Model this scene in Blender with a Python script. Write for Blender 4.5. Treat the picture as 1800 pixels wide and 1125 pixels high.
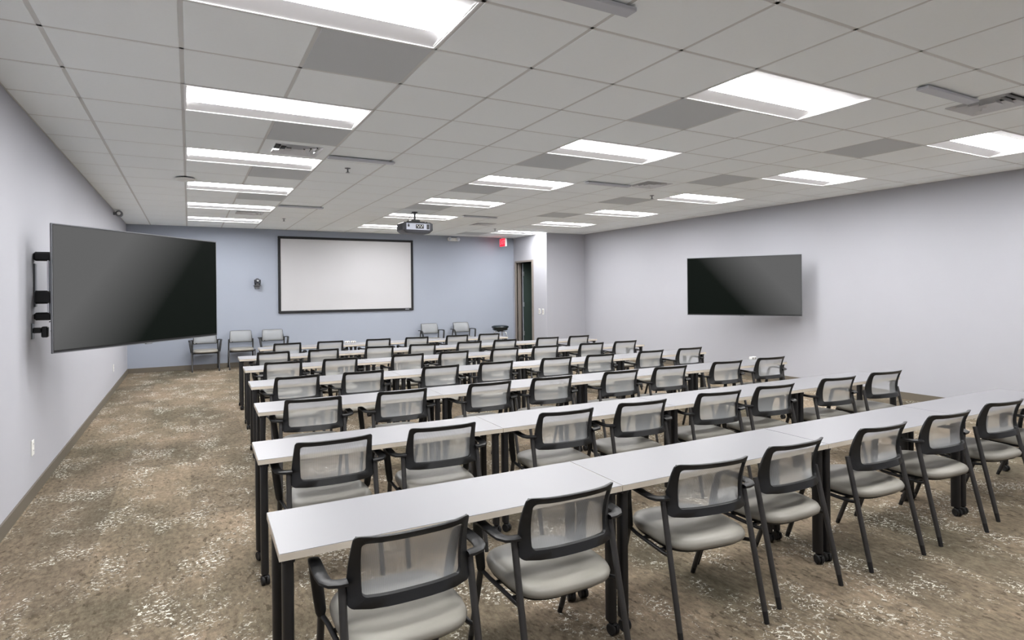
import bpy, bmesh, math, random
from mathutils import Matrix, Vector
random.seed(7)
for o in list(bpy.data.objects):
    bpy.data.objects.remove(o, do_unlink=True)
SC = bpy.context.scene
COL = SC.collection

# ------------------------------------------------------------------ camera, world, exposure
HC = 1.6445                    # camera height
YAW, ROLL = 0.4981, 0.0102
cam_d = bpy.data.cameras.new('camera')
cam_d.sensor_width = 36.0
cam_d.lens = 1044.54 / 1800 * 36
cam_d.shift_y = -(562.5 - 510.294) / 1800
cam_d.clip_start = 0.05
cam = bpy.data.objects.new('camera', cam_d)
COL.objects.link(cam)
_F = Vector((math.sin(YAW), math.cos(YAW), 0)); _R = Vector((math.cos(YAW), -math.sin(YAW), 0)); _Z = Vector((0, 0, 1))
_r = _R * math.cos(ROLL) - _Z * math.sin(ROLL)
_u = _R * math.sin(ROLL) + _Z * math.cos(ROLL)
_m = Matrix((_r, _u, -_F)).transposed().to_4x4()
_m.translation = Vector((0, 0, HC))
cam.matrix_world = _m
SC.camera = cam
w = bpy.data.worlds.new('world'); SC.world = w
w.use_nodes = True
w.node_tree.nodes['Background'].inputs[0].default_value = (0.75, 0.8, 0.9, 1)
w.node_tree.nodes['Background'].inputs[1].default_value = 0.3
SC.view_settings.view_transform = 'Standard'
SC.view_settings.look = 'None'
SC.view_settings.gamma = 1.0
SC.view_settings.use_curve_mapping = False
SC.view_settings.exposure = 1.32
LENS_STRENGTH = 16.5           # ceiling troffer lenses: the room's lamps

# ------------------------------------------------------------------ dimensions
CZ = 3.098                     # ceiling height
XL, XR = -1.13, 9.17           # side walls
YB, YR = 14.6, -1.6            # projection wall, rear wall
XW, YN = 8.0, 12.85            # boxed-out corner room
T, GX, GY = 0.671, -0.0254, 2.686   # ceiling module and grid origin


# ------------------------------------------------------------------ materials
def lin(c):
    c /= 255.0
    return c / 12.92 if c <= 0.04045 else ((c + 0.055) / 1.055) ** 2.4


def rgb(r, g, b):
    return (lin(r), lin(g), lin(b), 1.0)


MATS = {}


def mat(name, col, rough=0.5, metal=0.0, spec=0.5, var=0.0, scale=30.0, bump=0.0, bscale=200.0):
    m = bpy.data.materials.new(name); m.use_nodes = True
    nt = m.node_tree; b = nt.nodes['Principled BSDF']
    b.inputs['Base Color'].default_value = col
    b.inputs['Roughness'].default_value = rough
    b.inputs['Metallic'].default_value = metal
    b.inputs['Specular IOR Level'].default_value = spec
    tc = nt.nodes.new('ShaderNodeTexCoord')
    if var > 0:
        n = nt.nodes.new('ShaderNodeTexNoise'); n.inputs['Scale'].default_value = scale
        n.inputs['Detail'].default_value = 4
        nt.links.new(tc.outputs['Object'], n.inputs['Vector'])
        mx = nt.nodes.new('ShaderNodeMix'); mx.data_type = 'RGBA'
        mx.inputs[6].default_value = tuple(c * (1 - var) for c in col[:3]) + (1,)
        mx.inputs[7].default_value = tuple(min(1, c * (1 + var)) for c in col[:3]) + (1,)
        nt.links.new(n.outputs[0], mx.inputs[0]); nt.links.new(mx.outputs[2], b.inputs['Base Color'])
    if bump > 0:
        n2 = nt.nodes.new('ShaderNodeTexNoise'); n2.inputs['Scale'].default_value = bscale
        nt.links.new(tc.outputs['Object'], n2.inputs['Vector'])
        bp = nt.nodes.new('ShaderNodeBump'); bp.inputs['Strength'].default_value = bump
        bp.inputs['Distance'].default_value = 0.002
        nt.links.new(n2.outputs[0], bp.inputs['Height']); nt.links.new(bp.outputs[0], b.inputs['Normal'])
    MATS[name] = m
    return m


mat('tile', rgb(247, 251, 251), 0.95, spec=0.1, var=0.015, scale=40, bump=0.15, bscale=300)
mat('tile_grey', rgb(203, 206, 207), 0.95, spec=0.1, var=0.03, scale=120, bump=0.3, bscale=400)
mat('grid', rgb(212, 212, 209), 0.6)
mat('wall', rgb(178, 179, 186), 0.75, spec=0.25, var=0.012, scale=3, bump=0.1, bscale=160)
mat('wall_shaded', rgb(160, 167, 180), 0.75, spec=0.25, var=0.012, scale=3, bump=0.1, bscale=160)  # same paint as wall; its dimmer, bluer light is put into the colour
mat('baseboard', rgb(104, 97, 86), 0.55, var=0.04, scale=8)
mat('white_enamel', rgb(238, 238, 238), 0.35, var=0.01)
mat('reflector', rgb(240, 240, 242), 0.4, var=0.01)
mat('white_plastic', rgb(232, 232, 228), 0.4, var=0.01)
mat('table_top', rgb(128, 128, 132), 0.38, spec=0.4, var=0.01, scale=5)
mat('edge_band', rgb(212, 203, 188), 0.5, var=0.02, scale=20)
mat('black_metal', rgb(30, 30, 32), 0.42, spec=0.5, var=0.05, scale=60)
mat('black_plastic', rgb(22, 23, 25), 0.45, spec=0.5, var=0.06, scale=200, bump=0.2, bscale=500)
mat('leg_metal', rgb(54, 53, 53), 0.42, spec=0.5, var=0.04, scale=60)
mat('rubber', rgb(24, 24, 25), 0.6, var=0.05)
mat('seat_vinyl', rgb(145, 142, 134), 0.42, spec=0.4, var=0.03, scale=18, bump=0.1, bscale=350)
mat('screen_white', rgb(192, 192, 195), 0.8, spec=0.1, var=0.004)
mat('screen_frame', rgb(22, 23, 26), 0.7, var=0.05)
mat('silver', rgb(196, 200, 206), 0.3, metal=0.7, var=0.03)
mat('chrome', rgb(215, 217, 220), 0.12, metal=1.0, var=0.02)
mat('proj_grey', rgb(70, 71, 76), 0.45, var=0.05)
mat('proj_panel', rgb(178, 182, 196), 0.5, var=0.05)
mat('proj_dark', rgb(30, 30, 34), 0.5, var=0.05)
mat('door_frame', rgb(132, 124, 118), 0.5, var=0.03)
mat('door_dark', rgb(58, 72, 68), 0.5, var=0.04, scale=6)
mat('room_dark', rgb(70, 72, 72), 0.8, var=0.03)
mat('stool_vinyl', rgb(22, 34, 38), 0.25, spec=0.6, var=0.05)
mat('steel_grey', rgb(120, 122, 126), 0.4, metal=0.6, var=0.04)
mat('bar_grey', rgb(196, 198, 204), 0.5, var=0.03)
mat('duct_dark', rgb(28, 28, 28), 0.8, var=0.1)
mat('outlet_slot', rgb(150, 145, 140), 0.5, var=0.02)
mat('plenum', rgb(120, 120, 118), 0.9, var=0.03)
mat('exit_red', rgb(235, 40, 60), 0.4, var=0.02)
mat('letter_white', rgb(255, 225, 225), 0.5, var=0.01)


def emis(name, col, strength):
    m = bpy.data.materials.new(name); m.use_nodes = True
    nt = m.node_tree; nt.nodes.clear()
    e = nt.nodes.new('ShaderNodeEmission'); o = nt.nodes.new('ShaderNodeOutputMaterial')
    e.inputs[0].default_value = col; e.inputs[1].default_value = strength
    nt.links.new(e.outputs[0], o.inputs[0])
    MATS[name] = m


emis('lens', (1.0, 0.99, 0.985, 1), LENS_STRENGTH)
emis('exit_glow', rgb(255, 40, 62), 0.9)


def mesh_fabric():
    m = bpy.data.materials.new('mesh_fabric'); m.use_nodes = True
    nt = m.node_tree; b = nt.nodes['Principled BSDF']
    b.inputs['Base Color'].default_value = rgb(198, 201, 203)
    b.inputs['Roughness'].default_value = 0.7
    b.inputs['Specular IOR Level'].default_value = 0.3
    tc = nt.nodes.new('ShaderNodeTexCoord')
    mp = nt.nodes.new('ShaderNodeMapping'); mp.inputs['Scale'].default_value = (1, 0, 1)
    wv = nt.nodes.new('ShaderNodeTexWave'); wv.bands_direction = 'X'; wv.inputs['Scale'].default_value = 70
    wv.inputs['Distortion'].default_value = 1.0
    nt.links.new(tc.outputs['Object'], mp.inputs[0]); nt.links.new(mp.outputs[0], wv.inputs['Vector'])
    mr = nt.nodes.new('ShaderNodeMapRange')
    mr.inputs[3].default_value = 0.40; mr.inputs[4].default_value = 0.58
    nt.links.new(wv.outputs['Fac'], mr.inputs[0])
    tr = nt.nodes.new('ShaderNodeBsdfTransparent')
    mx = nt.nodes.new('ShaderNodeMixShader')
    nt.links.new(mr.outputs[0], mx.inputs[0]); nt.links.new(tr.outputs[0], mx.inputs[1]); nt.links.new(b.outputs[0], mx.inputs[2])
    nt.links.new(mx.outputs[0], nt.nodes['Material Output'].inputs[0])
    MATS['mesh_fabric'] = m


mesh_fabric()


def tv_painted_glow(name, sx):
    """grey-to-black gradient painted into the dark screen as a glow"""
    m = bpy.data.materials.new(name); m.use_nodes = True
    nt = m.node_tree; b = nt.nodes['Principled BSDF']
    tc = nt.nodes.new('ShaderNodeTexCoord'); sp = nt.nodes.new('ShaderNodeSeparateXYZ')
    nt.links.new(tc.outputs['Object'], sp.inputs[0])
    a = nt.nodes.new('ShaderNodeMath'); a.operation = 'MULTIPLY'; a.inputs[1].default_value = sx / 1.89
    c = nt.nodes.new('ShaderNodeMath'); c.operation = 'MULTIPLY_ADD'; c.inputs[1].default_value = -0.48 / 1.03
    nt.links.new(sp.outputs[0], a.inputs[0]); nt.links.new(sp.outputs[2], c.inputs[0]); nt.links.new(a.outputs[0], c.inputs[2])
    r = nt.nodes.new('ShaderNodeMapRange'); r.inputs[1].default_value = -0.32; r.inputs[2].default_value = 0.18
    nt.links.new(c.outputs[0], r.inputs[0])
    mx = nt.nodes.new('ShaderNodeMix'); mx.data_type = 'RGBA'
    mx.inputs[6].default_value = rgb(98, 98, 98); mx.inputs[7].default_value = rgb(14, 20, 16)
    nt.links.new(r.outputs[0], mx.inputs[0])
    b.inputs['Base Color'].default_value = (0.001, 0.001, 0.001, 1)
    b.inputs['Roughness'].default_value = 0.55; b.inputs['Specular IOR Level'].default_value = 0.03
    nt.links.new(mx.outputs[2], b.inputs['Emission Color']); b.inputs['Emission Strength'].default_value = 0.40  # the screen's grey sheen is painted in as emission
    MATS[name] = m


tv_painted_glow('tv_painted_glow_a', 1.0)
tv_painted_glow('tv_painted_glow_b', -1.0)


def carpet():
    m = bpy.data.materials.new('carpet'); m.use_nodes = True
    nt = m.node_tree; N = nt.nodes; L = nt.links; b = N['Principled BSDF']
    b.inputs['Roughness'].default_value = 0.95; b.inputs['Specular IOR Level'].default_value = 0.1
    tc = N.new('ShaderNodeTexCoord')

    def noise(scale, detail=3, rough=0.55, vec=None, sc=None):
        n = N.new('ShaderNodeTexNoise'); n.inputs['Scale'].default_value = scale
        n.inputs['Detail'].default_value = detail; n.inputs['Roughness'].default_value = rough
        if sc:
            mp = N.new('ShaderNodeMapping'); mp.inputs['Scale'].default_value = sc
            L.new(tc.outputs['Object'], mp.inputs[0]); L.new(mp.outputs[0], n.inputs['Vector'])
        else:
            L.new(vec or tc.outputs['Object'], n.inputs['Vector'])
        return n.outputs[0]

    def rng(x, a, c, lo=0.0, hi=1.0):
        r = N.new('ShaderNodeMapRange'); r.inputs[1].default_value = a; r.inputs[2].default_value = c
        r.inputs[3].default_value = lo; r.inputs[4].default_value = hi
        L.new(x, r.inputs[0]); return r.outputs[0]

    def math_(op, x, y):
        r = N.new('ShaderNodeMath'); r.operation = op
        for k, q in enumerate((x, y)):
            if isinstance(q, (int, float)): r.inputs[k].default_value = q
            else: L.new(q, r.inputs[k])
        return r.outputs[0]

    def mix(f, a, c, mode='MIX'):
        r = N.new('ShaderNodeMix'); r.data_type = 'RGBA'; r.blend_type = mode
        for k, q in ((0, f), (6, a), (7, c)):
            if isinstance(q, (int, float)): r.inputs[k].default_value = q
            elif isinstance(q, tuple): r.inputs[k].default_value = q
            else: L.new(q, r.inputs[k])
        return r.outputs[2]
    big = rng(noise(1.1, 4, 0.6, sc=(1.0, 0.55, 1)), 0.36, 0.64)
    col = mix(big, rgb(104, 97, 82), rgb(144, 129, 111))
    # carpet planks, slightly different dye lots
    mp = N.new('ShaderNodeMapping'); mp.inputs['Rotation'].default_value = (0, 0, math.pi / 2)
    L.new(tc.outputs['Object'], mp.inputs[0])
    br = N.new('ShaderNodeTexBrick'); br.inputs['Scale'].default_value = 1.0
    br.inputs['Brick Width'].default_value = 1.1; br.inputs['Row Height'].default_value = 0.55
    br.inputs['Mortar Size'].default_value = 0.0
    br.inputs['Color1'].default_value = (0.80, 0.80, 0.80, 1); br.inputs['Color2'].default_value = (1.06, 1.05, 1.03, 1)
    L.new(mp.outputs[0], br.inputs['Vector'])
    col = mix(1.0, col, br.outputs[0], 'MULTIPLY')
    # mottled pile
    pile = rng(noise(34, 6, 0.75, sc=(1.0, 0.5, 1)), 0.36, 0.64, 0.62, 1.22)
    cb = N.new('ShaderNodeCombineColor')
    for k in range(3): L.new(pile, cb.inputs[k])
    col = mix(1.0, col, cb.outputs[0], 'MULTIPLY')
    # dark loops
    dk = rng(noise(20, 4, 0.62, sc=(1.5, 0.8, 1)), 0.56, 0.62)
    dm = rng(noise(3.1, 3), 0.36, 0.56)
    col = mix(math_('MULTIPLY', math_('MULTIPLY', dk, dm), 0.85), col, rgb(76, 69, 56))
    # pale flecks gathered in drifts
    wob = N.new('ShaderNodeTexNoise'); wob.inputs['Scale'].default_value = 18
    L.new(tc.outputs['Object'], wob.inputs['Vector'])
    va = N.new('ShaderNodeVectorMath'); va.operation = 'MULTIPLY_ADD'
    va.inputs[1].default_value = (0.06, 0.06, 0.0)
    L.new(wob.outputs[1], va.inputs[0]); L.new(tc.outputs['Object'], va.inputs[2])
    mp2 = N.new('ShaderNodeMapping'); mp2.inputs['Scale'].default_value = (0.75, 1.25, 1)
    L.new(va.outputs[0], mp2.inputs[0])
    vo = N.new('ShaderNodeTexVoronoi'); vo.feature = 'DISTANCE_TO_EDGE'; vo.inputs['Scale'].default_value = 44
    L.new(mp2.outputs[0], vo.inputs['Vector'])
    line = rng(vo.outputs['Distance'], 0.045, 0.10, 1.0, 0.0)
    brk = rng(noise(40, 2), 0.50, 0.55)
    drift = rng(noise(2.7, 5, 0.70, sc=(1.25, 0.7, 1)), 0.50, 0.60)
    fl = math_('MULTIPLY', math_('MULTIPLY', line, brk), drift)
    col = mix(fl, col, rgb(228, 226, 214))
    L.new(col, b.inputs['Base Color'])
    bp = N.new('ShaderNodeBump'); bp.inputs['Strength'].default_value = 0.5; bp.inputs['Distance'].default_value = 0.004
    L.new(noise(160, 3), bp.inputs['Height']); L.new(bp.outputs[0], b.inputs['Normal'])
    MATS['carpet'] = m


carpet()


# ------------------------------------------------------------------ mesh helpers
class MB:
    def __init__(s):
        s.bm = bmesh.new()

    def box(s, c, size, bevel=0.0, rot=None, seg=1):
        r = bmesh.ops.create_cube(s.bm, size=1.0)
        vs = r['verts']
        for v in vs:
            v.co = Vector((v.co.x * size[0], v.co.y * size[1], v.co.z * size[2]))
        if bevel > 0:
            es = list({e for v in vs for e in v.link_edges})
            rr = bmesh.ops.bevel(s.bm, geom=es, offset=bevel, segments=seg, affect='EDGES', profile=0.6)
            vs = list({v for f in rr['faces'] for v in f.verts} | {v for v in vs if v.is_valid})
        M = Matrix.Translation(Vector(c)) @ (rot.to_4x4() if rot else Matrix.Identity(4))
        for v in vs:
            v.co = M @ v.co
        return s

    def rings(s, rings, cap=True, closed=True):
        R = [[s.bm.verts.new(p) for p in r] for r in rings]
        n = len(R[0])
        for a, b in zip(R[:-1], R[1:]):
            for k in range(n if closed else n - 1):
                q = (k + 1) % n
                s.bm.faces.new((a[k], a[q], b[q], b[k]))
        if cap and closed:
            s.bm.faces.new(list(reversed(R[0]))); s.bm.faces.new(R[-1])
        return R

    def sweep(s, path, rx, ry=None, n=8, up=(0, 0, 1), sq=2.0, cap=True):
        """tube along path; rx across, ry along the transported up vector; sq>2 squarer"""
        ry = ry or rx
        P = [Vector(p) for p in path]
        u = Vector(up); out = []
        for k, p in enumerate(P):
            t = (P[min(k + 1, len(P) - 1)] - P[max(k - 1, 0)]).normalized()
            u = (u - t * u.dot(t))
            if u.length < 1e-4: u = Vector((1, 0, 0)) - t * t.x
            u.normalize(); side = t.cross(u)
            fx = rx[k] if isinstance(rx, (list, tuple)) else rx
            fy = ry[k] if isinstance(ry, (list, tuple)) else ry
            ring = []
            for q in range(n):
                a = 2 * math.pi * (q + 0.5) / n
                ca, sa = math.cos(a), math.sin(a)
                ex = 2.0 / sq
                ring.append(p + side * fx * math.copysign(abs(ca) ** ex, ca) + u * fy * math.copysign(abs(sa) ** ex, sa))
            out.append(ring)
        s.rings(out, cap)
        return s

    def lathe(s, prof, c=(0, 0, 0), n=24, axis='Z'):
        rs = []
        for r, z in prof:
            ring = []
            for k in range(n):
                a = 2 * math.pi * k / n
                x, y = max(r, 1e-4) * math.cos(a), max(r, 1e-4) * math.sin(a)
                p = {'Z': (x, y, z), 'X': (z, x, y), 'Y': (y, z, x)}[axis]
                ring.append(Vector(p) + Vector(c))
            rs.append(ring)
        s.rings(rs)
        return s

    def quad(s, pts):
        s.bm.faces.new([s.bm.verts.new(p) for p in pts]); return s

    def mesh(s, name, m, smooth=35):
        bmesh.ops.recalc_face_normals(s.bm, faces=s.bm.faces)
        me = bpy.data.meshes.new(name); s.bm.to_mesh(me); s.bm.free()
        me.materials.append(MATS[m])
        if smooth:
            me.shade_smooth(); me.set_sharp_from_angle(angle=math.radians(smooth))
        return me


def link(name, data, parent=None, loc=None, rot=None):
    o = bpy.data.objects.new(name, data); COL.objects.link(o)
    if parent is not None: o.parent = parent
    if loc: o.location = loc
    if rot: o.rotation_euler = rot
    return o


def tag(o, label=None, cat=None, group=None, kind=None):
    if label: o['label'] = label
    if cat: o['category'] = cat
    if group: o['group'] = group
    if kind: o['kind'] = kind
    return o


def empty(name, loc, rz=0.0):
    o = bpy.data.objects.new(name, None); COL.objects.link(o)
    o.empty_display_size = 0.1; o.location = loc; o.rotation_euler = (0, 0, rz)
    return o


def bx(name, m, c, size, bevel=0.0, parent=None, smooth=35, rot=None):
    return link(name, MB().box(c, size, bevel, rot).mesh(name, m, smooth), parent)


def struct(name, m, boxes, label, cat):
    b = MB()
    for lo, hi in boxes:
        b.box([(p + q) / 2 for p, q in zip(lo, hi)], [q - p for p, q in zip(lo, hi)])
    o = link(name, b.mesh(name, m, 0))
    return tag(o, label, cat, kind='structure')


ORD = ['first', 'second', 'third', 'fourth', 'fifth', 'sixth', 'seventh', 'eighth']

# ------------------------------------------------------------------ room shell
TH = 0.15
struct('floor', 'carpet', [((XL - TH, YR - TH, -0.1), (XR + TH, YB + TH, 0.0))], 'mottled brown carpet with pale flecks', 'floor')
struct('wall_left', 'wall', [((XL - TH, YR - TH, 0), (XL, YB + TH, CZ + 0.3))], 'pale grey side wall along the narrow aisle', 'wall')
struct('wall_right', 'wall', [((XR, YR - TH, 0), (XR + TH, YN + TH, CZ + 0.3))], 'long pale grey wall behind the slanted display', 'wall')
struct('wall_back', 'wall_shaded', [((XL, YB, 0), (XW, YB + TH, CZ + 0.3))], 'wall with blue grey shade painted in, behind the projection screen', 'wall')
struct('wall_rear', 'wall', [((XL, YR - TH, 0), (XR, YR, CZ + 0.3))], 'pale grey rear wall of the room', 'wall')
D0, D1, DZ = 13.56, 14.42, 2.40     # door opening on the boxed-out wall
struct('wall_door', 'wall', [((XW, YN, 0), (XW + TH, D0, CZ + 0.3)), ((XW, D1, 0), (XW + TH, YB + TH, CZ + 0.3)), ((XW, D0, DZ), (XW + TH, D1, CZ + 0.3))],
       'pale wall of the boxed-out corner holding the doorway', 'wall')
struct('wall_corner', 'wall', [((XW + TH, YN, 0), (XR, YN + TH, CZ + 0.3))], 'short pale grey wall beside the doorway corner', 'wall')
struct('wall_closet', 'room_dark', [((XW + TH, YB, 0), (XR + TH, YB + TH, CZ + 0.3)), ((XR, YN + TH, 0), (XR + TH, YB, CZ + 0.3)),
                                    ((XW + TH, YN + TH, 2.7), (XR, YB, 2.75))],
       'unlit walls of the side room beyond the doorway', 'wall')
BBH, BBT = 0.10, 0.014
struct('baseboard_left', 'baseboard', [((XL, YR, 0), (XL + BBT, YB, BBH))], 'brown baseboard under the narrow aisle wall', 'baseboard')
struct('baseboard_right', 'baseboard', [((XR - BBT, YR, 0), (XR, YN, BBH))], 'brown baseboard under the long wall', 'baseboard')
struct('baseboard_back', 'baseboard', [((XL + BBT, YB - BBT, 0), (XW, YB, BBH))], 'brown baseboard under the projection wall', 'baseboard')
struct('baseboard_corner', 'baseboard', [((XW - BBT, YN - BBT, 0), (XR - BBT, YN, BBH)), ((XW - BBT, YN, 0), (XW, D0 - 0.06, BBH))],
       'brown baseboard around the boxed-out corner', 'baseboard')

# doorway: frame and open dark door
dr = empty('door_1', (XW, (D0 + D1) / 2, 0))
tag(dr, 'dark open door in a brown frame', 'door', kind='structure')
hw = (D1 - D0) / 2
for y, n in ((-hw - 0.025, 'jamb'), (hw + 0.025, 'jamb')):
    j = bx('jamb', 'door_frame', (0.06, y * 1.0, DZ / 2 + 0.025), (0.20, 0.05, DZ + 0.05), 0.006, dr)
bx('door_head', 'door_frame', (0.06, 0, DZ + 0.025), (0.20, 2 * hw, 0.05), 0.006, dr)
bx('door_stop', 'door_frame', (0.075, hw - 0.008, DZ / 2), (0.10, 0.016, DZ), 0.003, dr)
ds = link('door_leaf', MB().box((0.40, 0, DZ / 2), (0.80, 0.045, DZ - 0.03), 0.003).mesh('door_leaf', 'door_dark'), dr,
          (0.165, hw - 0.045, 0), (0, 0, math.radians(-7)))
for z in (0.45, 1.25, 2.1):
    link('hinge', MB().box((0, 0, 0), (0.05, 0.02, 0.12), 0.003).lathe([(0.011, -0.06), (0.011, 0.06)], (-0.02, -0.012, 0), 10).mesh('hinge', 'silver'), ds, (0.0, -0.03, z))
link('door_edge', MB().box((0.0, 0, DZ / 2), (0.006, 0.046, DZ - 0.03)).mesh('door_edge', 'proj_panel', 0), ds, (-0.003, 0, 0))

# ------------------------------------------------------------------ ceiling: plenum deck, tiles, grid bars
ceil = struct('ceiling', 'plenum', [((XL - TH, YR - TH, CZ + 0.16), (XR + TH, YB + TH, CZ + 0.26)), ((XL, YR, CZ), (XR, GY - 3 * T - 0.012, CZ + 0.02))],
              'suspended ceiling of square white tiles', 'ceiling')
ceil.data.materials.clear(); ceil.data.materials.append(MATS['tile'])
LIGHT_I = (0, 5, 10)
LIGHT_J = (-3, 0, 3, 6, 9, 12, 15)  # first row unseen behind camera, continuing the pattern, added to light the front
DIFF = [(1, 5), (8, -1), (8, 5), (1, 13), (8, 13)]
taken = {(i + d, j) for i in LIGHT_I for j in LIGHT_J for d in (0, 1)} | set(DIFF)
GREY = {(1, j) for j in (1, 4, 7, 10)} | {(5, j) for j in (1, 4, 7, 10)} | {(9, j) for j in (1, 4, 7, 10, 16)}


def plate(sx, sy):
    g = 0.011
    b = MB(); a, c = sx / 2 - g, sy / 2 - g
    e = 0.004
    lo = [(-a + e, -c + e, 0), (a - e, -c + e, 0), (a - e, c - e, 0), (-a + e, c - e, 0)]
    mid = [(-a, -c, e), (a, -c, e), (a, c, e), (-a, c, e)]
    hi = [(-a, -c, 0.018), (a, -c, 0.018), (a, c, 0.018), (-a, c, 0.018)]
    b.rings([lo, mid, hi])
    return b


TILE = {}
for i in range(-2, 14):
    for j in range(-3, 18):
        if (i, j) in taken: continue
        x0, x1 = max(GX + i * T, XL), min(GX + (i + 1) * T, XR)
        y0, y1 = max(GY + j * T, YR), min(GY + (j + 1) * T, YB)
        if i >= 12 and y1 > YN: y1 = min(y1, YN)
        if y1 - y0 < 0.06 or x1 - x0 < 0.06: continue
        key = (round(x1 - x0, 3), round(y1 - y0, 3), (i, j) in GREY)
        if key not in TILE:
            TILE[key] = plate(key[0], key[1]).mesh('ceiling_tile', 'tile_grey' if key[2] else 'tile', 0)
        o = link('ceiling_tile', TILE[key], ceil, ((x0 + x1) / 2, (y0 + y1) / 2, CZ))
        if key[2]: o['label'] = 'grey acoustic ceiling tile'
gm = {}


def bar(x0, y0, x1, y1, wd):
    L_ = max(x1 - x0, y1 - y0)
    along = 'x' if x1 - x0 > y1 - y0 else 'y'
    b = MB()
    sz = (L_, wd, 0.006) if along == 'x' else (wd, L_, 0.006)
    b.box((0, 0, 0.003), sz)
    b.box((0, 0, 0.022), (L_, 0.004, 0.034) if along == 'x' else (0.004, L_, 0.034))
    link('grid_bar', b.mesh('grid_bar', 'grid', 0), ceil, ((x0 + x1) / 2, (y0 + y1) / 2, CZ + 0.0025))


for i in range(-1, 14):
    x = GX + i * T
    y_end = YN if i >= 12 else YB
    if i - 1 in LIGHT_I:                       # the bar stops at each troffer
        cuts = [GY - 3 * T]
        for j in LIGHT_J: cuts += [GY + j * T, GY + (j + 1) * T]
        cuts += [y_end]
        for a_, c_ in zip(cuts[0::2], cuts[1::2]):
            if c_ - a_ > 0.05: bar(x, a_, x, c_, 0.024)
    else:
        bar(x, GY - 3 * T, x, y_end, 0.024)
for j in range(-3, 18):
    y = GY + j * T
    bar(XL, y, XW if y > YN else XR, y, 0.024)
# wall angle
bar(XL + 0.01, GY - 3 * T, XL + 0.01, YB, 0.02); bar(XR - 0.01, GY - 3 * T, XR - 0.01, YN, 0.02)
bar(XL, YB - 0.01, XW, YB - 0.01, 0.02); bar(XW, YN - 0.01, XR, YN - 0.01, 0.02); bar(XW - 0.01, YN, XW - 0.01, YB, 0.02)

# ------------------------------------------------------------------ ceiling lights
LX, LY = 2 * T - 0.012, T - 0.012


def light_parts():
    hx, hy = LX / 2, LY / 2
    f = MB()
    fw = 0.012
    f.box((0, hy - fw / 2, 0.004), (2 * hx, fw, 0.012)); f.box((0, -hy + fw / 2, 0.004), (2 * hx, fw, 0.012))
    f.box((hx - fw / 2, 0, 0.004), (fw, 2 * hy - 2 * fw, 0.012)); f.box((-hx + fw / 2, 0, 0.004), (fw, 2 * hy - 2 * fw, 0.012))
    frame = f.mesh('frame', 'white_enamel', 0)
    ax = hx - fw
    wings = []
    yi, zi = 0.170, 0.030
    for s in (-1, 1):
        b = MB()
        b.rings([[(-ax, s * (hy - fw), 0.004), (ax, s * (hy - fw), 0.004)], [(-ax, s * yi, zi), (ax, s * yi, zi)], [(-ax, s * yi, zi + 0.03), (ax, s * yi, zi + 0.03)]], cap=False, closed=False)
        wings.append(b.mesh('reflector', 'reflector', 20))
    lens = MB().box((0, 0, zi + 0.004), (2 * ax - 0.016, 2 * yi - 0.002, 0.006)).mesh('lens', 'lens', 0)
    e = MB().box((0, 0, 0.055), (0.008, 2 * hy - 2 * fw, 0.10)).mesh('end_plate', 'white_enamel', 0)
    h = MB().box((0, 0, 0.112), (2 * hx - 0.01, 2 * hy - 0.01, 0.012)).mesh('housing', 'white_enamel', 0)
    return frame, wings, lens, e, h, ax


lf, lw, ll, le, lh, lax = light_parts()
COLN = {0: 'light column above the narrow aisle side', 5: 'middle light column', 10: 'light column nearest the doorway side'}
for i in LIGHT_I:
    for k, j in enumerate(reversed(LIGHT_J)):
        x = GX + (i + 1) * T - (0.03 if (i == 10 and j == 15) else 0)
        r = empty('ceiling_light', (x, GY + (j + 0.5) * T, CZ))
        tag(r, 'recessed white troffer, %s from projection wall, %s' % (ORD[k], COLN[i]), 'ceiling light', 'recessed ceiling lights')
        link('frame', lf, r); link('reflector', lw[0], r); link('reflector', lw[1], r); link('lens', ll, r)
        link('end_plate', le, r, (-lax + 0.004, 0, 0)); link('end_plate', le, r, (lax - 0.004, 0, 0)); link('housing', lh, r)

# ------------------------------------------------------------------ ceiling diffusers


def ring_mesh(a0, z0, a1, z1):
    """sloping square louvre ring"""
    b = MB(); t = 0.002

    def sq(a, z): return [(-a, -a, z), (a, -a, z), (a, a, z), (-a, a, z)]
    b.rings([sq(a0, z0), sq(a1, z1), sq(a1 - t, z1 + t), sq(a0 - t, z0 + t), ], cap=False)
    return b


hp = T / 2 - 0.008
pb = MB()
ho = 0.225
for s in (-1, 1):
    pb.box((0, s * (hp + ho) / 2, 0.006), (2 * hp, hp - ho, 0.010))
    pb.box((s * (hp + ho) / 2, 0, 0.006), (hp - ho, 2 * ho, 0.010))
panel = pb.mesh('panel', 'tile', 0)
vanes = [ring_mesh(ho - 0.055 * k, -0.006, ho - 0.055 * k - 0.018, 0.030).mesh('louvre', 'white_enamel', 0) for k in range(4)]
back = MB().box((0, 0, 0.065), (2 * ho + 0.02, 2 * ho + 0.02, 0.03)).mesh('duct', 'duct_dark', 0)
DL = {(1, 5): 'square louvred air diffuser beside a grey tile, narrow aisle side', (8, -1): 'large square louvred air diffuser beside grey bar, long wall side',
      (8, 5): 'square louvred air diffuser touching a slim grey ceiling bar', (1, 13): 'small far louvred air diffuser between troffers near projection screen',
      (8, 13): 'far square louvred air diffuser near the doorway corner'}
for i, j in DIFF:
    r = empty('air_diffuser', (GX + (i + 0.5) * T, GY + (j + 0.5) * T, CZ))
    tag(r, DL[(i, j)], 'air diffuser', 'ceiling air diffusers')
    link('panel', panel, r)
    for v in vanes: link('louvre', v, r)
    link('duct', back, r)

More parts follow.
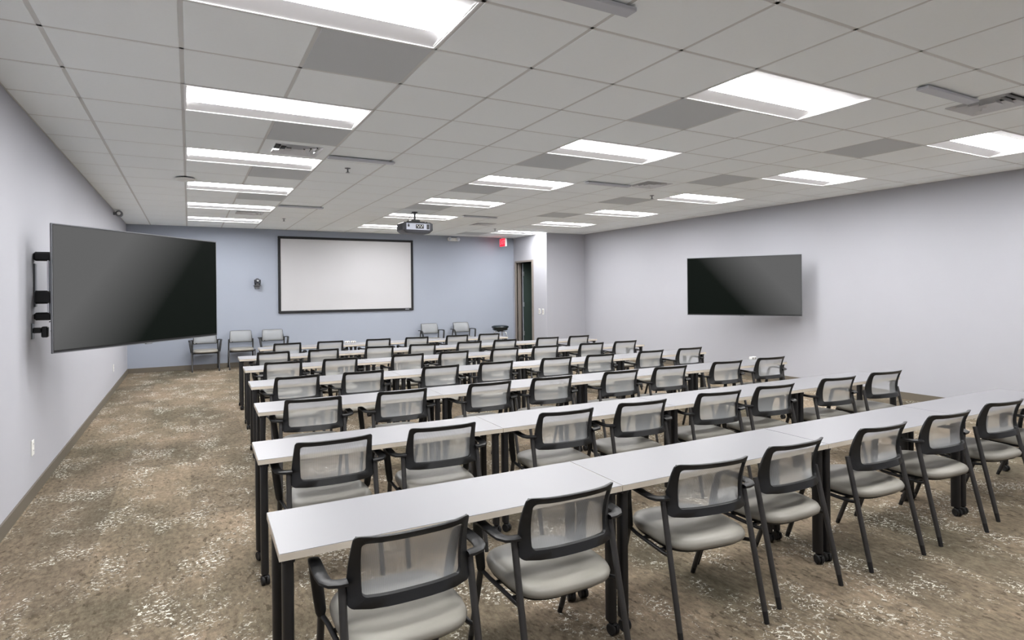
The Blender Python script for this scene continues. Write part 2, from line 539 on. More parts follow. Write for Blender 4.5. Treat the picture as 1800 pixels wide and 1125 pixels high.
# ------------------------------------------------------------------ slim grey bars under the grid
bm_ = MB().box((0, 0, -0.020), (T + 0.05, 0.085, 0.022), 0.004).mesh('cover', 'bar_grey')
bt_ = MB().box((0, 0.02, -0.004), (T + 0.0, 0.05, 0.012)).mesh('mounting_rail', 'duct_dark', 0)
for x, y, lab in ((2.53, 5.64, 'slim grey ceiling bar beside the louvred diffuser on narrow aisle side'),
                  (2.53, 11.6, 'slim grey ceiling bar farther along toward the projection screen, aisle side'),
                  (2.53, -0.42, 'slim grey ceiling bar beside the troffer farthest from projection screen'),
                  (7.54, -0.50, 'slim grey ceiling bar touching the largest louvred diffuser'),
                  (7.58, 5.70, 'slim grey ceiling bar touching a diffuser in mid ceiling'),
                  (7.5, 11.62, 'slim grey ceiling bar between projector and doorway')):
    r = empty('ceiling_bar', (GX + x * T, GY + y * T, CZ))
    tag(r, lab, 'ceiling bar', 'slim grey ceiling bars')
    link('cover', bm_, r); link('mounting_rail', bt_, r)

# ------------------------------------------------------------------ sprinklers
sp1 = MB().lathe([(0.034, 0.0), (0.034, -0.004), (0.014, -0.010)], n=20).mesh('escutcheon', 'steel_grey')
sp2 = MB().lathe([(0.008, 0.0), (0.008, -0.035), (0.012, -0.038), (0.006, -0.05)], n=12).mesh('stem', 'steel_grey')
sp3 = MB().lathe([(0.024, -0.050), (0.024, -0.053), (0.004, -0.053)], n=16).mesh('deflector', 'steel_grey')
for x, y, lab in ((2.5, 6.5, 'small sprinkler head near a slim grey bar, aisle side'), (9.5, 6.55, 'small sprinkler head beside a grey tile, long wall side'),
                  (2.5, 14.45, 'small far sprinkler head above the projection screen side'), (9.5, 14.6, 'small far sprinkler head near the exit sign')):
    r = empty('sprinkler_head', (GX + x * T, GY + y * T, CZ))
    tag(r, lab, 'sprinkler', 'ceiling sprinklers')
    link('escutcheon', sp1, r); link('stem', sp2, r); link('deflector', sp3, r)

# access point disc
r = empty('ceiling_disc', (GX, GY + 8.64 * T, CZ + 0.006))
tag(r, 'round white wireless disc fixed under the ceiling grid', 'access point')
link('dome', MB().lathe([(0.112, -0.020), (0.120, -0.030), (0.112, -0.042), (0.08, -0.05), (0.001, -0.053)], n=32).mesh('dome', 'white_plastic', 50), r)
link('base', MB().lathe([(0.05, 0.0), (0.05, -0.020), (0.112, -0.020)], n=24).mesh('base', 'proj_dark'), r)

# ------------------------------------------------------------------ tables
TL_, TD, TZ, TT = 1.522, 0.456, 0.715, 0.028
top_m = MB().box((TL_ / 2, TD / 2, TZ - TT / 2), (TL_ - 0.0016, TD - 0.0016, TT), 0.0008).mesh('tabletop', 'table_top', 30)
b = MB()
for c, s_ in (((TL_ / 2, 0.0015, 0), (TL_, 0.003, 0)), ((TL_ / 2, TD - 0.0015, 0), (TL_, 0.003, 0)),
              ((0.0015, TD / 2, 0), (0.003, TD - 0.006, 0)), ((TL_ - 0.0015, TD / 2, 0), (0.003, TD - 0.006, 0))):
    b.box((c[0], c[1], TZ - TT / 2 - 0.0012), (s_[0], s_[1], TT - 0.0024))
band_m = b.mesh('edge_band', 'edge_band', 0)
b = MB()
b.box((TL_ / 2, TD / 2, TZ - TT - 0.014), (TL_ - 0.10, 0.06, 0.026), 0.004)
for x in (0.035, TL_ - 0.035):
    b.box((x, TD / 2, TZ - TT - 0.012), (0.046, TD - 0.05, 0.022), 0.004)
under_m = b.mesh('under_frame', 'black_metal')
LZ0, LZ1 = 0.062, TZ - TT
leg_m = MB().sweep([(0, 0, LZ0), (0, 0, LZ1)], 0.021, 0.030, n=20, up=(0, 1, 0), sq=2.6).mesh('leg', 'black_metal', 40)
b = MB()
for s in (-1, 1):
    b.lathe([(0.012, s * 0.010 - 0.008), (0.024, s * 0.012 - 0.009), (0.027, s * 0.012 - 0.006), (0.027, s * 0.012 + 0.006), (0.024, s * 0.012 + 0.009), (0.012, s * 0.010 + 0.008)],
            (0, -0.012, 0.027), 18, 'X')
b.sweep([(0, -0.030, 0.045), (0, -0.012, 0.056), (0, 0.006, 0.052)], 0.012, 0.008, n=8)
b.lathe([(0.010, 0.03), (0.010, 0.064)], (0, 0, 0), 12)
caster_m = b.mesh('caster', 'rubber', 40)
RA = -0.017                                   # rows run very slightly off square
ROWS = [(0.273, 2.253), (0.329, 3.576), (0.465, 4.992), (0.533, 6.379), (0.584, 7.778), (0.614, 9.127), (1.019, 10.544)]
NT = [4, 4, 4, 4, 4, 4, 3]


def table(x, y, rz, label):
    r = empty('training_table', (x, y, 0), rz)
    tag(r, label, 'table', 'white training tables in rows')
    link('tabletop', top_m, r); link('edge_band', band_m, r); link('under_frame', under_m, r)
    for lx in (0.034, TL_ - 0.034):
        for ly in (0.052, TD - 0.052):
            g = link('leg', leg_m, r, (lx, ly, 0))
            link('caster', caster_m, g, None, (0, 0, random.uniform(-0.45, 0.45)))
    return r


for k, (ox, oy) in enumerate(ROWS):
    for q in range(NT[k]):
        d = q * (TL_ + 0.0035)
        table(ox + d * math.cos(RA), oy + d * math.sin(RA), RA,
              'white-topped table, %s from the narrow aisle, %s row from projection screen' % (ORD[q], ORD[6 - k]))

# ------------------------------------------------------------------ chairs


def prof(z):
    if z > 0.64: return 0.045 - 0.045 * ((z - 0.64) / 0.16) ** 2
    return 0.045 - 0.02 * ((0.64 - z) / 0.09) ** 2


def by(x, z):
    t = (abs(x) / 0.215) ** 2
    return prof(z) + 0.014 * (t - 1) + 0.032 * (t * t - 1)


def rrect(z0, z1, w0, w1, rad, nc=6, ns=8):
    """rounded trapezoid loop in x,z: w0 half width at z0, w1 at z1"""
    cs = [(w0, z0, 1, 1), (w1, z1, 1, -1), (-w1, z1, -1, -1), (-w0, z0, -1, 1)]
    arcs = []
    for k, (x, z, sx, sz) in enumerate(cs):
        cx, cz = x - sx * rad, z + sz * rad
        a0 = (-math.pi / 2, 0, math.pi / 2, math.pi)[k]
        arcs.append([(cx + rad * math.cos(a0 + math.pi / 2 * t / (nc - 1)), cz + rad * math.sin(a0 + math.pi / 2 * t / (nc - 1))) for t in range(nc)])
    out = []
    for k in range(4):
        out += arcs[k]
        p, q = arcs[k][-1], arcs[(k + 1) % 4][0]
        out += [(p[0] + (q[0] - p[0]) * t / ns, p[1] + (q[1] - p[1]) * t / ns) for t in range(1, ns)]
    return out


def back_frame():
    O = rrect(0.550, 0.811, 0.234, 0.217, 0.022)
    I = rrect(0.588, 0.782, 0.184, 0.189, 0.018)
    th = 0.009

    def lp(L, off, grow=0.0):
        r = []
        for x, z in L:
            g = 1 + grow
            xx, zz = x * g, 0.68 + (z - 0.68) * g
            r.append((xx, by(x, z) + off, zz))
        return r
    b = MB()
    loops = [lp(I, th), lp(O, th, -0.02), lp(O, th * 0.4), lp(O, -th * 0.6), lp(O, -th, -0.02), lp(I, -th, 0.015), lp(I, -th * 0.5)]
    n = len(O)
    R = [[b.bm.verts.new(p) for p in l] for l in loops]
    for k in range(len(R)):
        a, c = R[k], R[(k + 1) % len(R)]
        for q in range(n):
            b.bm.faces.new((a[q], a[(q + 1) % n], c[(q + 1) % n], c[q]))
    return b.mesh('backrest', 'black_plastic', 50)


def back_mesh():
    b = MB(); rows = []
    for k in range(11):
        z = 0.562 + 0.244 * k / 10
        hw_ = 0.222 - 0.013 * k / 10
        rows.append([(hw_ * (-1 + 2 * q / 16), by(hw_ * (-1 + 2 * q / 16), z) + 0.0115 + (0.002 if 0 < k < 10 else 0), z) for q in range(17)])
    b.rings(rows, cap=False, closed=False)
    return b.mesh('mesh_panel', 'mesh_fabric', 80)


def se(w, y0, y1, z, inset, n=36, e=3.4, droop=0.0):
    cy, hy = (y0 + y1) / 2, (y1 - y0) / 2 - inset
    out = []
    for k in range(n):
        a = 2 * math.pi * k / n
        ca, sa = math.cos(a), math.sin(a)
        ee = e if sa > 0 else 3.6
        x = (w - inset) * math.copysign(abs(ca) ** (2 / ee), ca)
        y = cy + hy * math.copysign(abs(sa) ** (2 / ee), sa)
        t = abs(y - cy) / max(hy, 1e-3)
        out.append((x, y, z - droop * t ** 3))
    return out


def seat_mesh():
    b = MB()
    W, y0, y1 = 0.240, -0.045, 0.455
    b.rings([se(W, y0, y1, 0.392, 0.020), se(W, y0, y1, 0.400, 0.004), se(W, y0, y1, 0.418, 0.0), se(W, y0, y1, 0.436, 0.008, droop=0.004),
             se(W, y0, y1, 0.447, 0.028, droop=0.006), se(W, y0, y1, 0.452, 0.065, droop=0.006), se(W, y0, y1, 0.449, 0.12, droop=0.004), se(W, y0, y1, 0.446, 0.2)])
    return b.mesh('seat', 'seat_vinyl', 60)


def pan_mesh():
    b = MB(); W, y0, y1 = 0.236, -0.025, 0.448
    b.rings([se(W, y0, y1, 0.368, 0.05), se(W, y0, y1, 0.380, 0.012), se(W, y0, y1, 0.3925, 0.008)])
    return b.mesh('seat_pan', 'black_plastic', 50)


RL0, RL1 = Vector((0.250, -0.085, 0.0)), Vector((0.243, 0.062, 0.632))
FL0, FL1 = Vector((0.250, 0.488, 0.0)), Vector((0.262, 0.335, 0.41))


def leg_pair(p0, p1, s, top=1.0):
    a, c = Vector((s * p0.x, p0.y, p0.z)), Vector((s * p1.x, p1.y, p1.z))
    t = a.lerp(c, 0.09)
    c = a.lerp(c, top)
    lg = MB().sweep([t, t.lerp(c, 0.5), c], [0.0135, 0.0145, 0.0145], 0.0145, n=10, up=(0, 1, 0)).mesh('leg', 'leg_metal', 50)
    gl = MB().sweep([a, t], [0.0125, 0.0135], n=10, up=(0, 1, 0)).mesh('glide', 'rubber', 50)
    return lg, gl


def arm_mesh(s):
    P = [(0.228, 0.046, 0.636), (0.255, 0.046, 0.637), (0.281, 0.055, 0.638), (0.297, 0.078, 0.640), (0.302, 0.12, 0.642), (0.302, 0.19, 0.643), (0.300, 0.255, 0.642),
         (0.297, 0.288, 0.634), (0.291, 0.308, 0.612), (0.284, 0.320, 0.56), (0.273, 0.330, 0.48), (0.264, 0.335, 0.41), (0.262, 0.336, 0.395)]
    rx = [0.022, 0.023, 0.024, 0.024, 0.024, 0.024, 0.023, 0.022, 0.022, 0.022, 0.022, 0.020, 0.015]
    ry = [0.010, 0.010, 0.010, 0.010, 0.010, 0.010, 0.011, 0.012, 0.013, 0.015, 0.016, 0.017, 0.014]
    return MB().sweep([(s * x, y, z) for x, y, z in P], rx, ry, n=10, sq=3.0).mesh('armrest', 'black_plastic', 50)


def frame_mesh(armed):
    b = MB()
    for s in (-1, 1):
        rl = RL0.lerp(RL1, 0.60)
        b.sweep([(s * FL1.x, FL1.y, 0.398), (s * 0.245, 0.29, 0.375), (s * 0.238, 0.18, 0.368), (s * 0.236, 0.06, 0.365), (s * 0.240, 0.025, 0.372), (s * rl.x, rl.y, rl.z)],
                0.010, n=8)
    b.sweep([(-0.24, 0.25, 0.367), (0.24, 0.25, 0.367)], 0.010, n=8)
    b.sweep([(-0.238, 0.10, 0.366), (0.238, 0.10, 0.366)], 0.010, n=8)
    return b.mesh('seat_frame', 'black_metal', 50)


C_SEAT, C_PAN, C_BACK, C_MESH = seat_mesh(), pan_mesh(), back_frame(), back_mesh()
C_RL = [leg_pair(RL0, RL1, s) for s in (-1, 1)]
C_FL = [leg_pair(FL0, FL1, s) for s in (-1, 1)]
C_ARM = [arm_mesh(s) for s in (-1, 1)]
C_FR = frame_mesh(True)


def chair(x, y, rz, label, group, armed=True):
    r = empty('mesh_armchair' if armed else 'mesh_chair', (x, y, 0), rz)
    tag(r, label, 'chair', group)
    link('seat', C_SEAT, r); link('seat_pan', C_PAN, r); link('seat_frame', C_FR, r)
    bk = link('backrest', C_BACK, r); link('mesh_panel', C_MESH, bk)
    for lg, gl in C_RL + C_FL:
        l_ = link('leg', lg, r); link('glide', gl, l_)
    if armed:
        for a in C_ARM: link('armrest', a, r)
    return r


CH = [
    [(0.702, 2.046, 0), (1.423, 2.072, 0), (2.235, 2.085, -8), (2.893, 2.106, -1), (3.690, 2.094, -3), (4.411, 2.075, -4), (5.181, 2.094, -5), (5.90, 2.06, -3)],
    [(0.698, 3.497, -1), (1.37, 3.517, -4), (2.324, 3.505, -4), (3.014, 3.498, -5), (3.775, 3.445, -7), (4.445, 3.442, -5), (5.324, 3.44, -6), (6.081, 3.435, -6)],
    [(0.847, 4.904, -5), (1.622, 4.918, -1), (2.442, 4.881, 0), (3.075, 4.907, -5), (3.920, 4.846, -2), (4.55, 4.832, -5), (5.44, 4.838, -5), (6.213, 4.827, -5)],
    [(0.968, 6.33, 3), (1.61, 6.279, 0), (2.506, 6.34, -2), (3.241, 6.32, -2), (4.067, 6.315, -2), (4.706, 6.33, -2), (5.577, 6.318, -1), (6.329, 6.295, -2)],
    [(1.016, 7.86, -1), (1.705, 7.837, 1), (2.66, 7.87, -4), (3.303, 7.864, -2), (4.068, 7.834, -3), (4.79, 7.851, -5), (5.621, 7.829, -5), (6.322, 7.87, -3)],
    [(1.06, 9.24, -6), (1.762, 9.25, -3), (2.594, 9.176, -5), (3.296, 9.12, -4), (4.142, 9.161, -2), (4.775, 9.182, -2), (5.66, 9.217, -5), (6.34, 9.25, -1)],
    [(1.452, 10.75, -2), (2.16, 10.77, -1), (3.0, 10.73, -4), (3.734, 10.72, -5), (4.524, 10.70, -6), (5.205, 10.66, -5)],
]
NOARM = {(0, 3), (0, 4), (0, 6), (1, 7)}
for k, row in enumerate(CH):
    ox_, oy_ = ROWS[k]
    pos = []
    for q, (x, y, a) in enumerate(row):
        lim = oy_ + RA * (x - ox_) - 0.085                     # backs stay clear of the table edge
        if y > lim: x, y = x * (1 + lim / y) / 2, lim
        pos.append([x, y, a, 0.332 if (k, q) not in NOARM else 0.272])
    seams = [ox_ + n * (TL_ + 0.0035) for n in range(NT[k] + 1)]
    for it in range(60):                                       # neighbours and table legs do not touch
        for p, r_ in zip(pos[:-1], pos[1:]):
            gap = p[3] + r_[3] - (r_[0] - p[0])
            if gap > 0: p[0] -= gap / 2; r_[0] += gap / 2
        for p in pos:
            for n, xs in enumerate(seams):
                need = p[3] + 0.066
                if abs(p[0] - xs) < need: p[0] = xs + math.copysign(need, p[0] - xs)
    for q, (x, y, a, hw_) in enumerate(pos):
        arm = (k, q) not in NOARM
        chair(x, y, math.radians(a), '%s, %s seat from the narrow aisle, %s table row from projection screen' % ('black-framed mesh armchair' if arm else 'armless black-framed mesh chair', ORD[q], ORD[6 - k]),
              'mesh chairs at the training tables', arm)
for x, arm, lab in ((0.301, True, 'mesh armchair against projection wall, nearest the room corner'), (1.004, False, 'armless mesh chair against the projection wall'),
                    (1.663, True, 'mesh armchair against projection wall, next to the armless chair, screen side'),
                    (5.433, True, 'mesh armchair against projection wall, just past the screen edge'), (6.317, True, 'mesh armchair against projection wall, next to the black stool')):
    chair(x, YB - 0.105, math.pi, lab, 'spare mesh chairs along the projection wall', arm)

# ------------------------------------------------------------------ small things on tables
for x, y, lab in ((2.52, 10.98 - 0.06, 'small white power box on the short table row, farther from the stool'), (2.63, 10.98 - 0.062, 'small white power box on the short table row, nearer the stool')):
    y = ROWS[6][1] + TD - 0.05 + (x - ROWS[6][0]) * RA
    r = empty('power_box', (x, y, TZ), RA)
    tag(r, lab, 'power box', 'white power boxes on tables')
    link('body', MB().box((0, 0, 0.018), (0.085, 0.05, 0.036), 0.005).mesh('body', 'white_plastic'), r)
    for dx in (-0.02, 0.02):
        link('socket', MB().box((dx, -0.0255, 0.019), (0.026, 0.002, 0.022)).mesh('socket', 'outlet_slot', 0), r)
r = empty('power_box', (6.42, ROWS[2][1] + TD - 0.06 + (6.42 - ROWS[2][0]) * RA, TZ), RA)
tag(r, 'small white power box behind the last chair of fifth table row', 'power box', 'white power boxes on tables')
link('body', MB().box((0, 0, 0.018), (0.085, 0.05, 0.036), 0.005).mesh('body', 'white_plastic'), r)
for dx in (-0.02, 0.02):
    link('socket', MB().box((dx, -0.0255, 0.019), (0.026, 0.002, 0.022)).mesh('socket', 'outlet_slot', 0), r)

# ------------------------------------------------------------------ projection screen on the wall
SX0, SX1, SZ0, SZ1 = 1.808, 5.048, 1.166, 2.947
r = empty('projection_screen', ((SX0 + SX1) / 2, YB, SZ0))
tag(r, 'large white projection screen in a black velvet frame', 'projection screen')
W_, H_ = SX1 - SX0, SZ1 - SZ0
fw = 0.055
link('surface', MB().box((0, -0.020, H_ / 2), (W_ - 2 * fw + 0.01, 0.012, H_ - 2 * fw + 0.01)).mesh('surface', 'screen_white', 0), r)
for c, s_ in (((0, -0.022, fw / 2), (W_, 0.044, fw)), ((0, -0.022, H_ - fw / 2), (W_, 0.044, fw)), ((-W_ / 2 + fw / 2, -0.022, H_ / 2), (fw, 0.044, H_ - 2 * fw)), ((W_ / 2 - fw / 2, -0.022, H_ / 2), (fw, 0.044, H_ - 2 * fw))):
    link('frame_rail', MB().box(c, s_, 0.006).mesh('frame_rail', 'screen_frame'), r)
link('maker_plate', MB().box((W_ / 2 - 0.17, -0.0455, fw / 2), (0.10, 0.003, 0.016)).mesh('maker_plate', 'silver', 0), r)

# ------------------------------------------------------------------ wall displays


def display(ax, ay, bx_, by_, zc, glow_mat, label, wall_x, post, name='wall_display'):
    L_ = math.hypot(bx_ - ax, by_ - ay); rz = math.atan2(by_ - ay, bx_ - ax)
    cx, cy = (ax + bx_) / 2, (ay + by_) / 2
    r = empty(name, (cx, cy, zc), rz)
    tag(r, label, 'television', 'wall displays on swing arms')
    h = 1.03
    link('shell', MB().box((0, 0.014, 0), (L_, 0.018, h), 0.003).mesh('shell', 'black_plastic'), r)
    link('screen', MB().box((0, 0.002, 0.006), (L_ - 0.022, 0.006, h - 0.034)).mesh('screen', glow_mat, 0), r)
    b = MB(); e = 0.007
    b.box((0, 0.009, h / 2 - e / 2 + 0.002), (L_ + 0.004, 0.014, e)); b.box((0, 0.009, -h / 2 + e / 2 - 0.002), (L_ + 0.004, 0.014, e))
    for s in (-1, 1): b.box((s * (L_ / 2 - e / 2 + 0.002), 0.009, 0), (e, 0.014, h - e))
    link('bezel', b.mesh('bezel', 'steel_grey', 0), r)
    link('maker_tab', MB().box((0, 0.0, -h / 2 - 0.004), (0.07, 0.02, 0.010), 0.002).mesh('maker_tab', 'steel_grey'), r)
    link('rear_housing', MB().box((0, 0.050, -0.08), (L_ * 0.7, 0.062, h * 0.62), 0.015).mesh('rear_housing', 'black_plastic'), r)
    # swing-arm mount
    side = 1 if wall_x < 0 else -1
    n = Vector((-math.sin(rz), math.cos(rz), 0))          # towards the back of the display
    tv = Vector((cx, cy, zc - 0.05)) + n * 0.084
    px, py = post
    m = empty('tv_mount', (wall_x, py, zc - 0.28))
    tag(m, ('black and chrome swing-arm mount behind the display on narrow aisle wall' if wall_x < 0 else 'black and chrome swing-arm mount behind the display on long wall'), 'tv mount', 'swing-arm mounts')
    o = Vector((wall_x, py, zc - 0.28))

    def lp(v): return Vector(v) - o
    pz0, pz1 = zc - 0.20, zc + 0.27
    link('wall_plate', MB().box(lp((wall_x + side * 0.008, py, zc + 0.03)), (0.012, 0.07, 0.36), 0.004).mesh('wall_plate', 'steel_grey'), m)
    for dy in (-0.025, 0.025):
        link('rod', MB().lathe([(0.009, 0), (0.009, pz1 - pz0)], lp((px, py + dy, pz0)), 10).mesh('rod', 'chrome'), m)
    for z, hh in ((pz1, 0.075), (pz0 + 0.13, 0.11), (pz0 - 0.03, 0.065)):
        link('clamp', MB().box(lp(((px + wall_x) / 2 + side * 0.012, py, z)), (abs(px - wall_x) + 0.02, 0.085, hh), 0.014).mesh('clamp', 'black_plastic'), m)
    elbow = Vector(((px + tv.x) / 2 + side * 0.03, (py + tv.y) / 2 + 0.22, zc - 0.05))
    a0 = Vector((px + side * 0.02, py, zc - 0.05))
    link('arm', MB().sweep([lp(a0), lp(elbow)], 0.016, 0.030, n=8, sq=3).mesh('arm', 'black_metal'), m)
    link('arm', MB().sweep([lp(elbow), lp(tv)], 0.016, 0.030, n=8, sq=3).mesh('arm', 'black_metal'), m)
    link('elbow', MB().lathe([(0.026, -0.05), (0.026, 0.05)], lp(elbow), 14).mesh('elbow', 'black_metal'), m)
    pl = MB().box((0, 0, 0), (0.42, 0.012, 0.40), 0.004)
    bmesh.ops.transform(pl.bm, matrix=Matrix.Translation(lp(tv)) @ Matrix.Rotation(rz, 4, 'Z'), verts=pl.bm.verts)
    link('display_plate', pl.mesh('display_plate', 'black_metal'), m)
    return r


display(-0.946, 5.855, 0.270, 7.306, 1.697, 'tv_painted_glow_a', 'big grey-to-black display swung out from the narrow aisle wall', XL, (-1.03, 6.24))
display(7.983, 7.990, 8.921, 6.353, 1.679, 'tv_painted_glow_b', 'grey-to-black display angled from the long wall past the chairs', XR, (9.07, 6.95))

# outlet, plug and cables behind the aisle display
r = empty('wall_outlet', (XL, 6.16, 1.29))
tag(r, 'steel outlet plate with black plug behind the swung-out display', 'wall outlet')
link('plate', MB().box((0.004, 0, 0.06), (0.008, 0.09, 0.13), 0.003).mesh('plate', 'steel_grey'), r)
link('plug', MB().box((0.035, -0.005, 0.065), (0.055, 0.05, 0.045), 0.006).mesh('plug', 'black_plastic'), r)
r = empty('power_adapter', (XL + 0.085, 6.155, 1.30))
tag(r, 'small black power adapter with looping cables behind the swung-out display', 'power adapter')
link('body', MB().box((0, 0, 0.04), (0.045, 0.06, 0.09), 0.008).mesh('body', 'black_plastic'), r)
cb = []
for (dz, amp, ph) in ((0.08, 0.07, 0.0), (0.0, 0.05, 1.1)):
    pts = []
    for k in range(25):
        t = k / 24
        pts.append((0.02 + 0.30 * t, 0.05 + 0.16 * t + amp * math.sin(t * 6.3 + ph) * (1 - t), 0.04 + dz * (1 - t) + 0.10 * t + amp * math.sin(t * 9.4 + ph) * math.sin(math.pi * t)))
    link('cable', MB().sweep(pts, 0.004, n=6).mesh('cable', 'rubber', 60), r)

# ------------------------------------------------------------------ projector
r = empty('projector', (3.655, 10.43, CZ + 0.0))
tag(r, 'dark grey ceiling projector hanging on a short pole', 'projector')
PZ = -0.31
link('ceiling_flange', MB().lathe([(0.055, 0.0), (0.055, -0.012), (0.03, -0.02)], n=20).mesh('ceiling_flange', 'black_metal'), r)
link('pole', MB().lathe([(0.021, -0.01), (0.021, -0.15)], n=16).mesh('pole', 'steel_grey'), r)
link('yoke', MB().box((0, 0, -0.165), (0.16, 0.14, 0.035), 0.008).box((0, 0, -0.188), (0.32, 0.20, 0.014), 0.004).mesh('yoke', 'black_metal'), r)
for sx in (-1, 1):
    for sy in (-1, 1):
        link('foot', MB().lathe([(0.018, -0.19), (0.018, -0.212)], (sx * 0.18, sy * 0.13, 0), 12).mesh('foot', 'black_plastic'), r)
bb = MB()
pw, pd = 0.285, 0.21


def rr(w_, d_, z, rad=0.05, n=5):
    out = []
    for cx, cy, a0 in ((w_ - rad, d_ - rad, 0), (-w_ + rad, d_ - rad, 90), (-w_ + rad, -d_ + rad, 180), (w_ - rad, -d_ + rad, 270)):
        for k in range(n):
            a = math.radians(a0 + 90 * k / (n - 1)); out.append((cx + rad * math.cos(a), cy + rad * math.sin(a), z))
    return out


bb.rings([rr(pw - 0.03, pd - 0.02, -0.205), rr(pw, pd, -0.222), rr(pw, pd, -0.345), rr(pw - 0.05, pd - 0.03, -0.395), rr(pw - 0.09, pd - 0.06, -0.402)])
body = link('body', bb.mesh('body', 'proj_grey', 40), r)
pn = link('rear_panel', MB().box((-0.01, -pd - 0.002, -0.287), (0.44, 0.008, 0.115), 0.003).mesh('rear_panel', 'proj_panel'), r)
for x, z, sx, sz, mm in ((0.02, -0.285, 0.15, 0.075, 'proj_dark'), (0.175, -0.285, 0.05, 0.09, 'proj_dark'), (-0.19, -0.275, 0.03, 0.04, 'proj_dark')):
    link('port_block', MB().box((x, -pd - 0.008, z), (sx, 0.008, sz), 0.002).mesh('port_block', mm), pn)
for k in range(5):
    link('socket', MB().box((-0.03 + 0.025 * k, -pd - 0.013, -0.27 - 0.025 * (k % 2)), (0.017, 0.006, 0.014)).mesh('socket', 'white_plastic', 0), pn)
link('lens_barrel', MB().lathe([(0.055, pd - 0.01), (0.055, pd + 0.03), (0.042, pd + 0.03), (0.035, pd + 0.005)], (0.08, 0, -0.28), 24, 'Y').mesh('lens_barrel', 'proj_dark'), r)
for s in (-1, 1):
    for k in range(5):
        link('vent_slat', MB().box((s * (pw + 0.001), -0.04, -0.245 - 0.02 * k), (0.006, 0.22, 0.008)).mesh('vent_slat', 'proj_dark', 0), r)
link('cable', MB().sweep([(-0.03, 0.0, -0.005), (-0.08, -0.02, -0.06), (-0.15, -0.08, -0.15), (-0.19, -0.17, -0.20), (-0.19, -0.225, -0.25), (-0.19, -0.222, -0.275)], 0.005, n=6).mesh('cable', 'rubber', 60), r)

# ------------------------------------------------------------------ emergency light, exit sign, camera, sensor
r = empty('emergency_light', (6.168, YB, 2.96))
tag(r, 'white twin-head emergency light high on the projection wall', 'emergency light')
link('body', MB().box((0, -0.035, 0.045), (0.16, 0.07, 0.085), 0.01).mesh('body', 'white_plastic'), r)
for s in (-1, 1):
    hd = link('lamp_head', MB().lathe([(0.02, -0.01), (0.05, -0.03), (0.052, -0.085), (0.045, -0.092)], (s * 0.115, 0, 0.05), 20, 'Y').mesh('lamp_head', 'white_plastic'), r)
    link('lamp_glass', MB().lathe([(0.043, -0.093), (0.03, -0.098), (0.001, -0.1)], (s * 0.115, 0, 0.05), 20, 'Y').mesh('lamp_glass', 'silver'), hd)

r = empty('exit_sign', (7.50, 14.30, CZ - 0.275))
tag(r, 'red EXIT sign hanging from the ceiling near the doorway', 'exit sign')
link('housing', MB().box((0.025, 0, 0.12), (0.055, 0.31, 0.22), 0.006).mesh('housing', 'white_plastic'), r)
link('canopy', MB().box((0.025, 0, 0.2525), (0.05, 0.14, 0.045), 0.004).mesh('canopy', 'white_plastic'), r)
fc = link('face', MB().box((-0.004, 0, 0.12), (0.006, 0.30, 0.205)).mesh('face', 'exit_glow', 0), r)
cu = bpy.data.curves.new('exit_text', 'FONT'); cu.body = 'EXIT'; cu.size = 0.17; cu.align_x = 'CENTER'; cu.align_y = 'CENTER'; cu.extrude = 0.001
to = bpy.data.objects.new('exit_text', cu); COL.objects.link(to)
bpy.context.view_layer.update()
me = bpy.data.meshes.new_from_object(to.evaluated_get(bpy.context.evaluated_depsgraph_get()))
bpy.data.objects.remove(to, do_unlink=True)
me.materials.clear(); me.materials.append(MATS['letter_white'])
link('lettering', me, fc, (-0.0085, 0, 0.12), (math.pi / 2, 0, -math.pi / 2))

r = empty('wall_camera', (1.363, YB, 1.80))
tag(r, 'small black pan-tilt camera on a shelf bracket left of screen', 'camera')
link('bracket', MB().box((0, -0.07, 0.015), (0.16, 0.14, 0.012), 0.003).box((0, -0.006, -0.02), (0.10, 0.012, 0.09), 0.003).mesh('bracket', 'steel_grey'), r)
link('base', MB().lathe([(0.058, 0.021), (0.062, 0.03), (0.055, 0.06), (0.05, 0.066)], (0, -0.075, 0), 24).mesh('base', 'black_plastic'), r)
b = MB()
for s in (-1, 1): b.box((s * 0.058, -0.075, 0.10), (0.016, 0.05, 0.09), 0.006)
link('yoke', b.mesh('yoke', 'black_plastic'), r)
hd = link('head', MB().lathe([(0.001, -0.055), (0.03, -0.052), (0.046, -0.04), (0.05, 0.0), (0.046, 0.035), (0.03, 0.05), (0.001, 0.052)], (0, -0.075, 0.125), 20, 'Y').mesh('head', 'proj_grey', 60), r)
link('lens', MB().lathe([(0.024, -0.050), (0.024, -0.062), (0.018, -0.062), (0.001, -0.058)], (0, -0.075, 0.125), 18, 'Y').mesh('lens', 'chrome'), hd)

r = empty('motion_sensor', (XL, 12.25, 2.985))
tag(r, 'small rounded motion sensor high on the narrow aisle wall', 'motion sensor')
link('bracket', MB().box((0.02, 0, 0.05), (0.04, 0.05, 0.05), 0.004).mesh('bracket', 'steel_grey'), r)
link('body', MB().lathe([(0.03, -0.075), (0.05, -0.06), (0.056, -0.02), (0.056, 0.04), (0.04, 0.05)], (0.085, 0, 0.05), 20, 'Y').mesh('body', 'steel_grey'), r)
link('lens', MB().lathe([(0.028, -0.076), (0.02, -0.088), (0.001, -0.092)], (0.085, 0, 0.05), 18, 'Y').mesh('lens', 'white_plastic'), r)

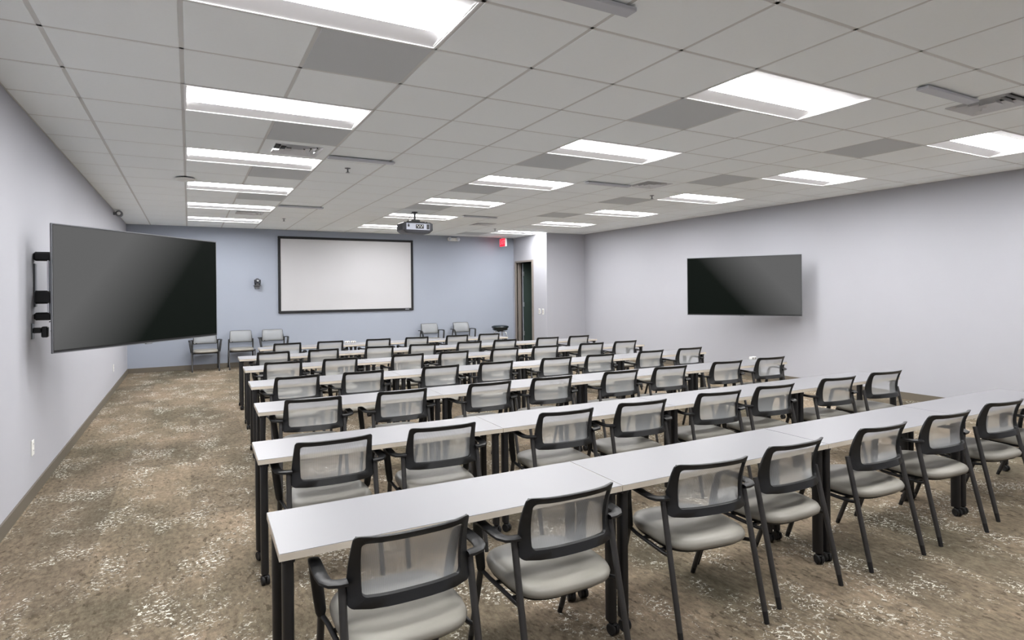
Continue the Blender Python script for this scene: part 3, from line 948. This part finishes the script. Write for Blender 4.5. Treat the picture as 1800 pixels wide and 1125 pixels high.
# ------------------------------------------------------------------ outlets and switches
plate_m = MB().box((0.004, 0, 0), (0.008, 0.078, 0.125), 0.003).mesh('plate', 'white_plastic')
slot_m = MB().box((0.009, 0, 0), (0.003, 0.034, 0.034), 0.001).mesh('socket', 'white_plastic')
hole_m = MB().box((0.0106, 0, 0), (0.001, 0.003, 0.010)).mesh('slot', 'duct_dark', 0)
for y, lab in ((6.11, 'white wall outlet low on narrow aisle wall, under the display'), (12.0, 'far white wall outlet low on narrow aisle wall, near room corner')):
    r = empty('wall_outlet', (XL, y, 0.405))
    tag(r, lab, 'wall outlet', 'low white outlets')
    link('plate', plate_m, r)
    for z in (-0.026, 0.026):
        s = link('socket', slot_m, r, (0, 0, z))
        for dy in (-0.007, 0.007): link('slot', hole_m, s, (0, dy, 0.003))
sw_m = MB().box((-0.004, 0, 0), (0.008, 0.085, 0.15), 0.003).mesh('plate', 'white_plastic')
rk_m = MB().box((-0.010, 0, 0), (0.006, 0.036, 0.095), 0.002).mesh('rocker', 'outlet_slot')
for y, lab in ((13.22, 'white light switch plate beside the door frame'), (13.04, 'white light switch plate nearer the wall corner')):
    r = empty('light_switch', (XW, y, 1.09))
    tag(r, lab, 'light switch', 'light switches by the doorway')
    link('plate', sw_m, r); link('rocker', rk_m, r)

# ------------------------------------------------------------------ bar stool
r = empty('bar_stool', (7.27, 14.05, 0))
tag(r, 'black padded stool with chrome legs near the doorway', 'stool')
link('seat', MB().lathe([(0.17, 0.585), (0.20, 0.60), (0.205, 0.645), (0.225, 0.655), (0.232, 0.672), (0.22, 0.695), (0.17, 0.712), (0.08, 0.718), (0.001, 0.719)], n=32).mesh('seat', 'stool_vinyl', 60), r)
link('swivel', MB().lathe([(0.09, 0.555), (0.09, 0.585)], n=20).mesh('swivel', 'black_metal'), r)
for k in range(4):
    a = math.pi / 4 + k * math.pi / 2
    c, s = math.cos(a), math.sin(a)
    link('leg', MB().sweep([(0.06 * c, 0.06 * s, 0.56), (0.13 * c, 0.13 * s, 0.555), (0.165 * c, 0.165 * s, 0.52), (0.19 * c, 0.19 * s, 0.3), (0.22 * c, 0.22 * s, 0.012)], 0.012, n=8).mesh('leg', 'chrome', 50), r)
    link('glide', MB().lathe([(0.015, 0.0), (0.015, 0.02)], (0.22 * c, 0.22 * s, 0), 10).mesh('glide', 'rubber'), r)
ringp = [(0.198 * math.cos(2 * math.pi * k / 32), 0.198 * math.sin(2 * math.pi * k / 32), 0.24) for k in range(33)]
link('foot_ring', MB().sweep(ringp, 0.009, n=8).mesh('foot_ring', 'chrome', 50), r)
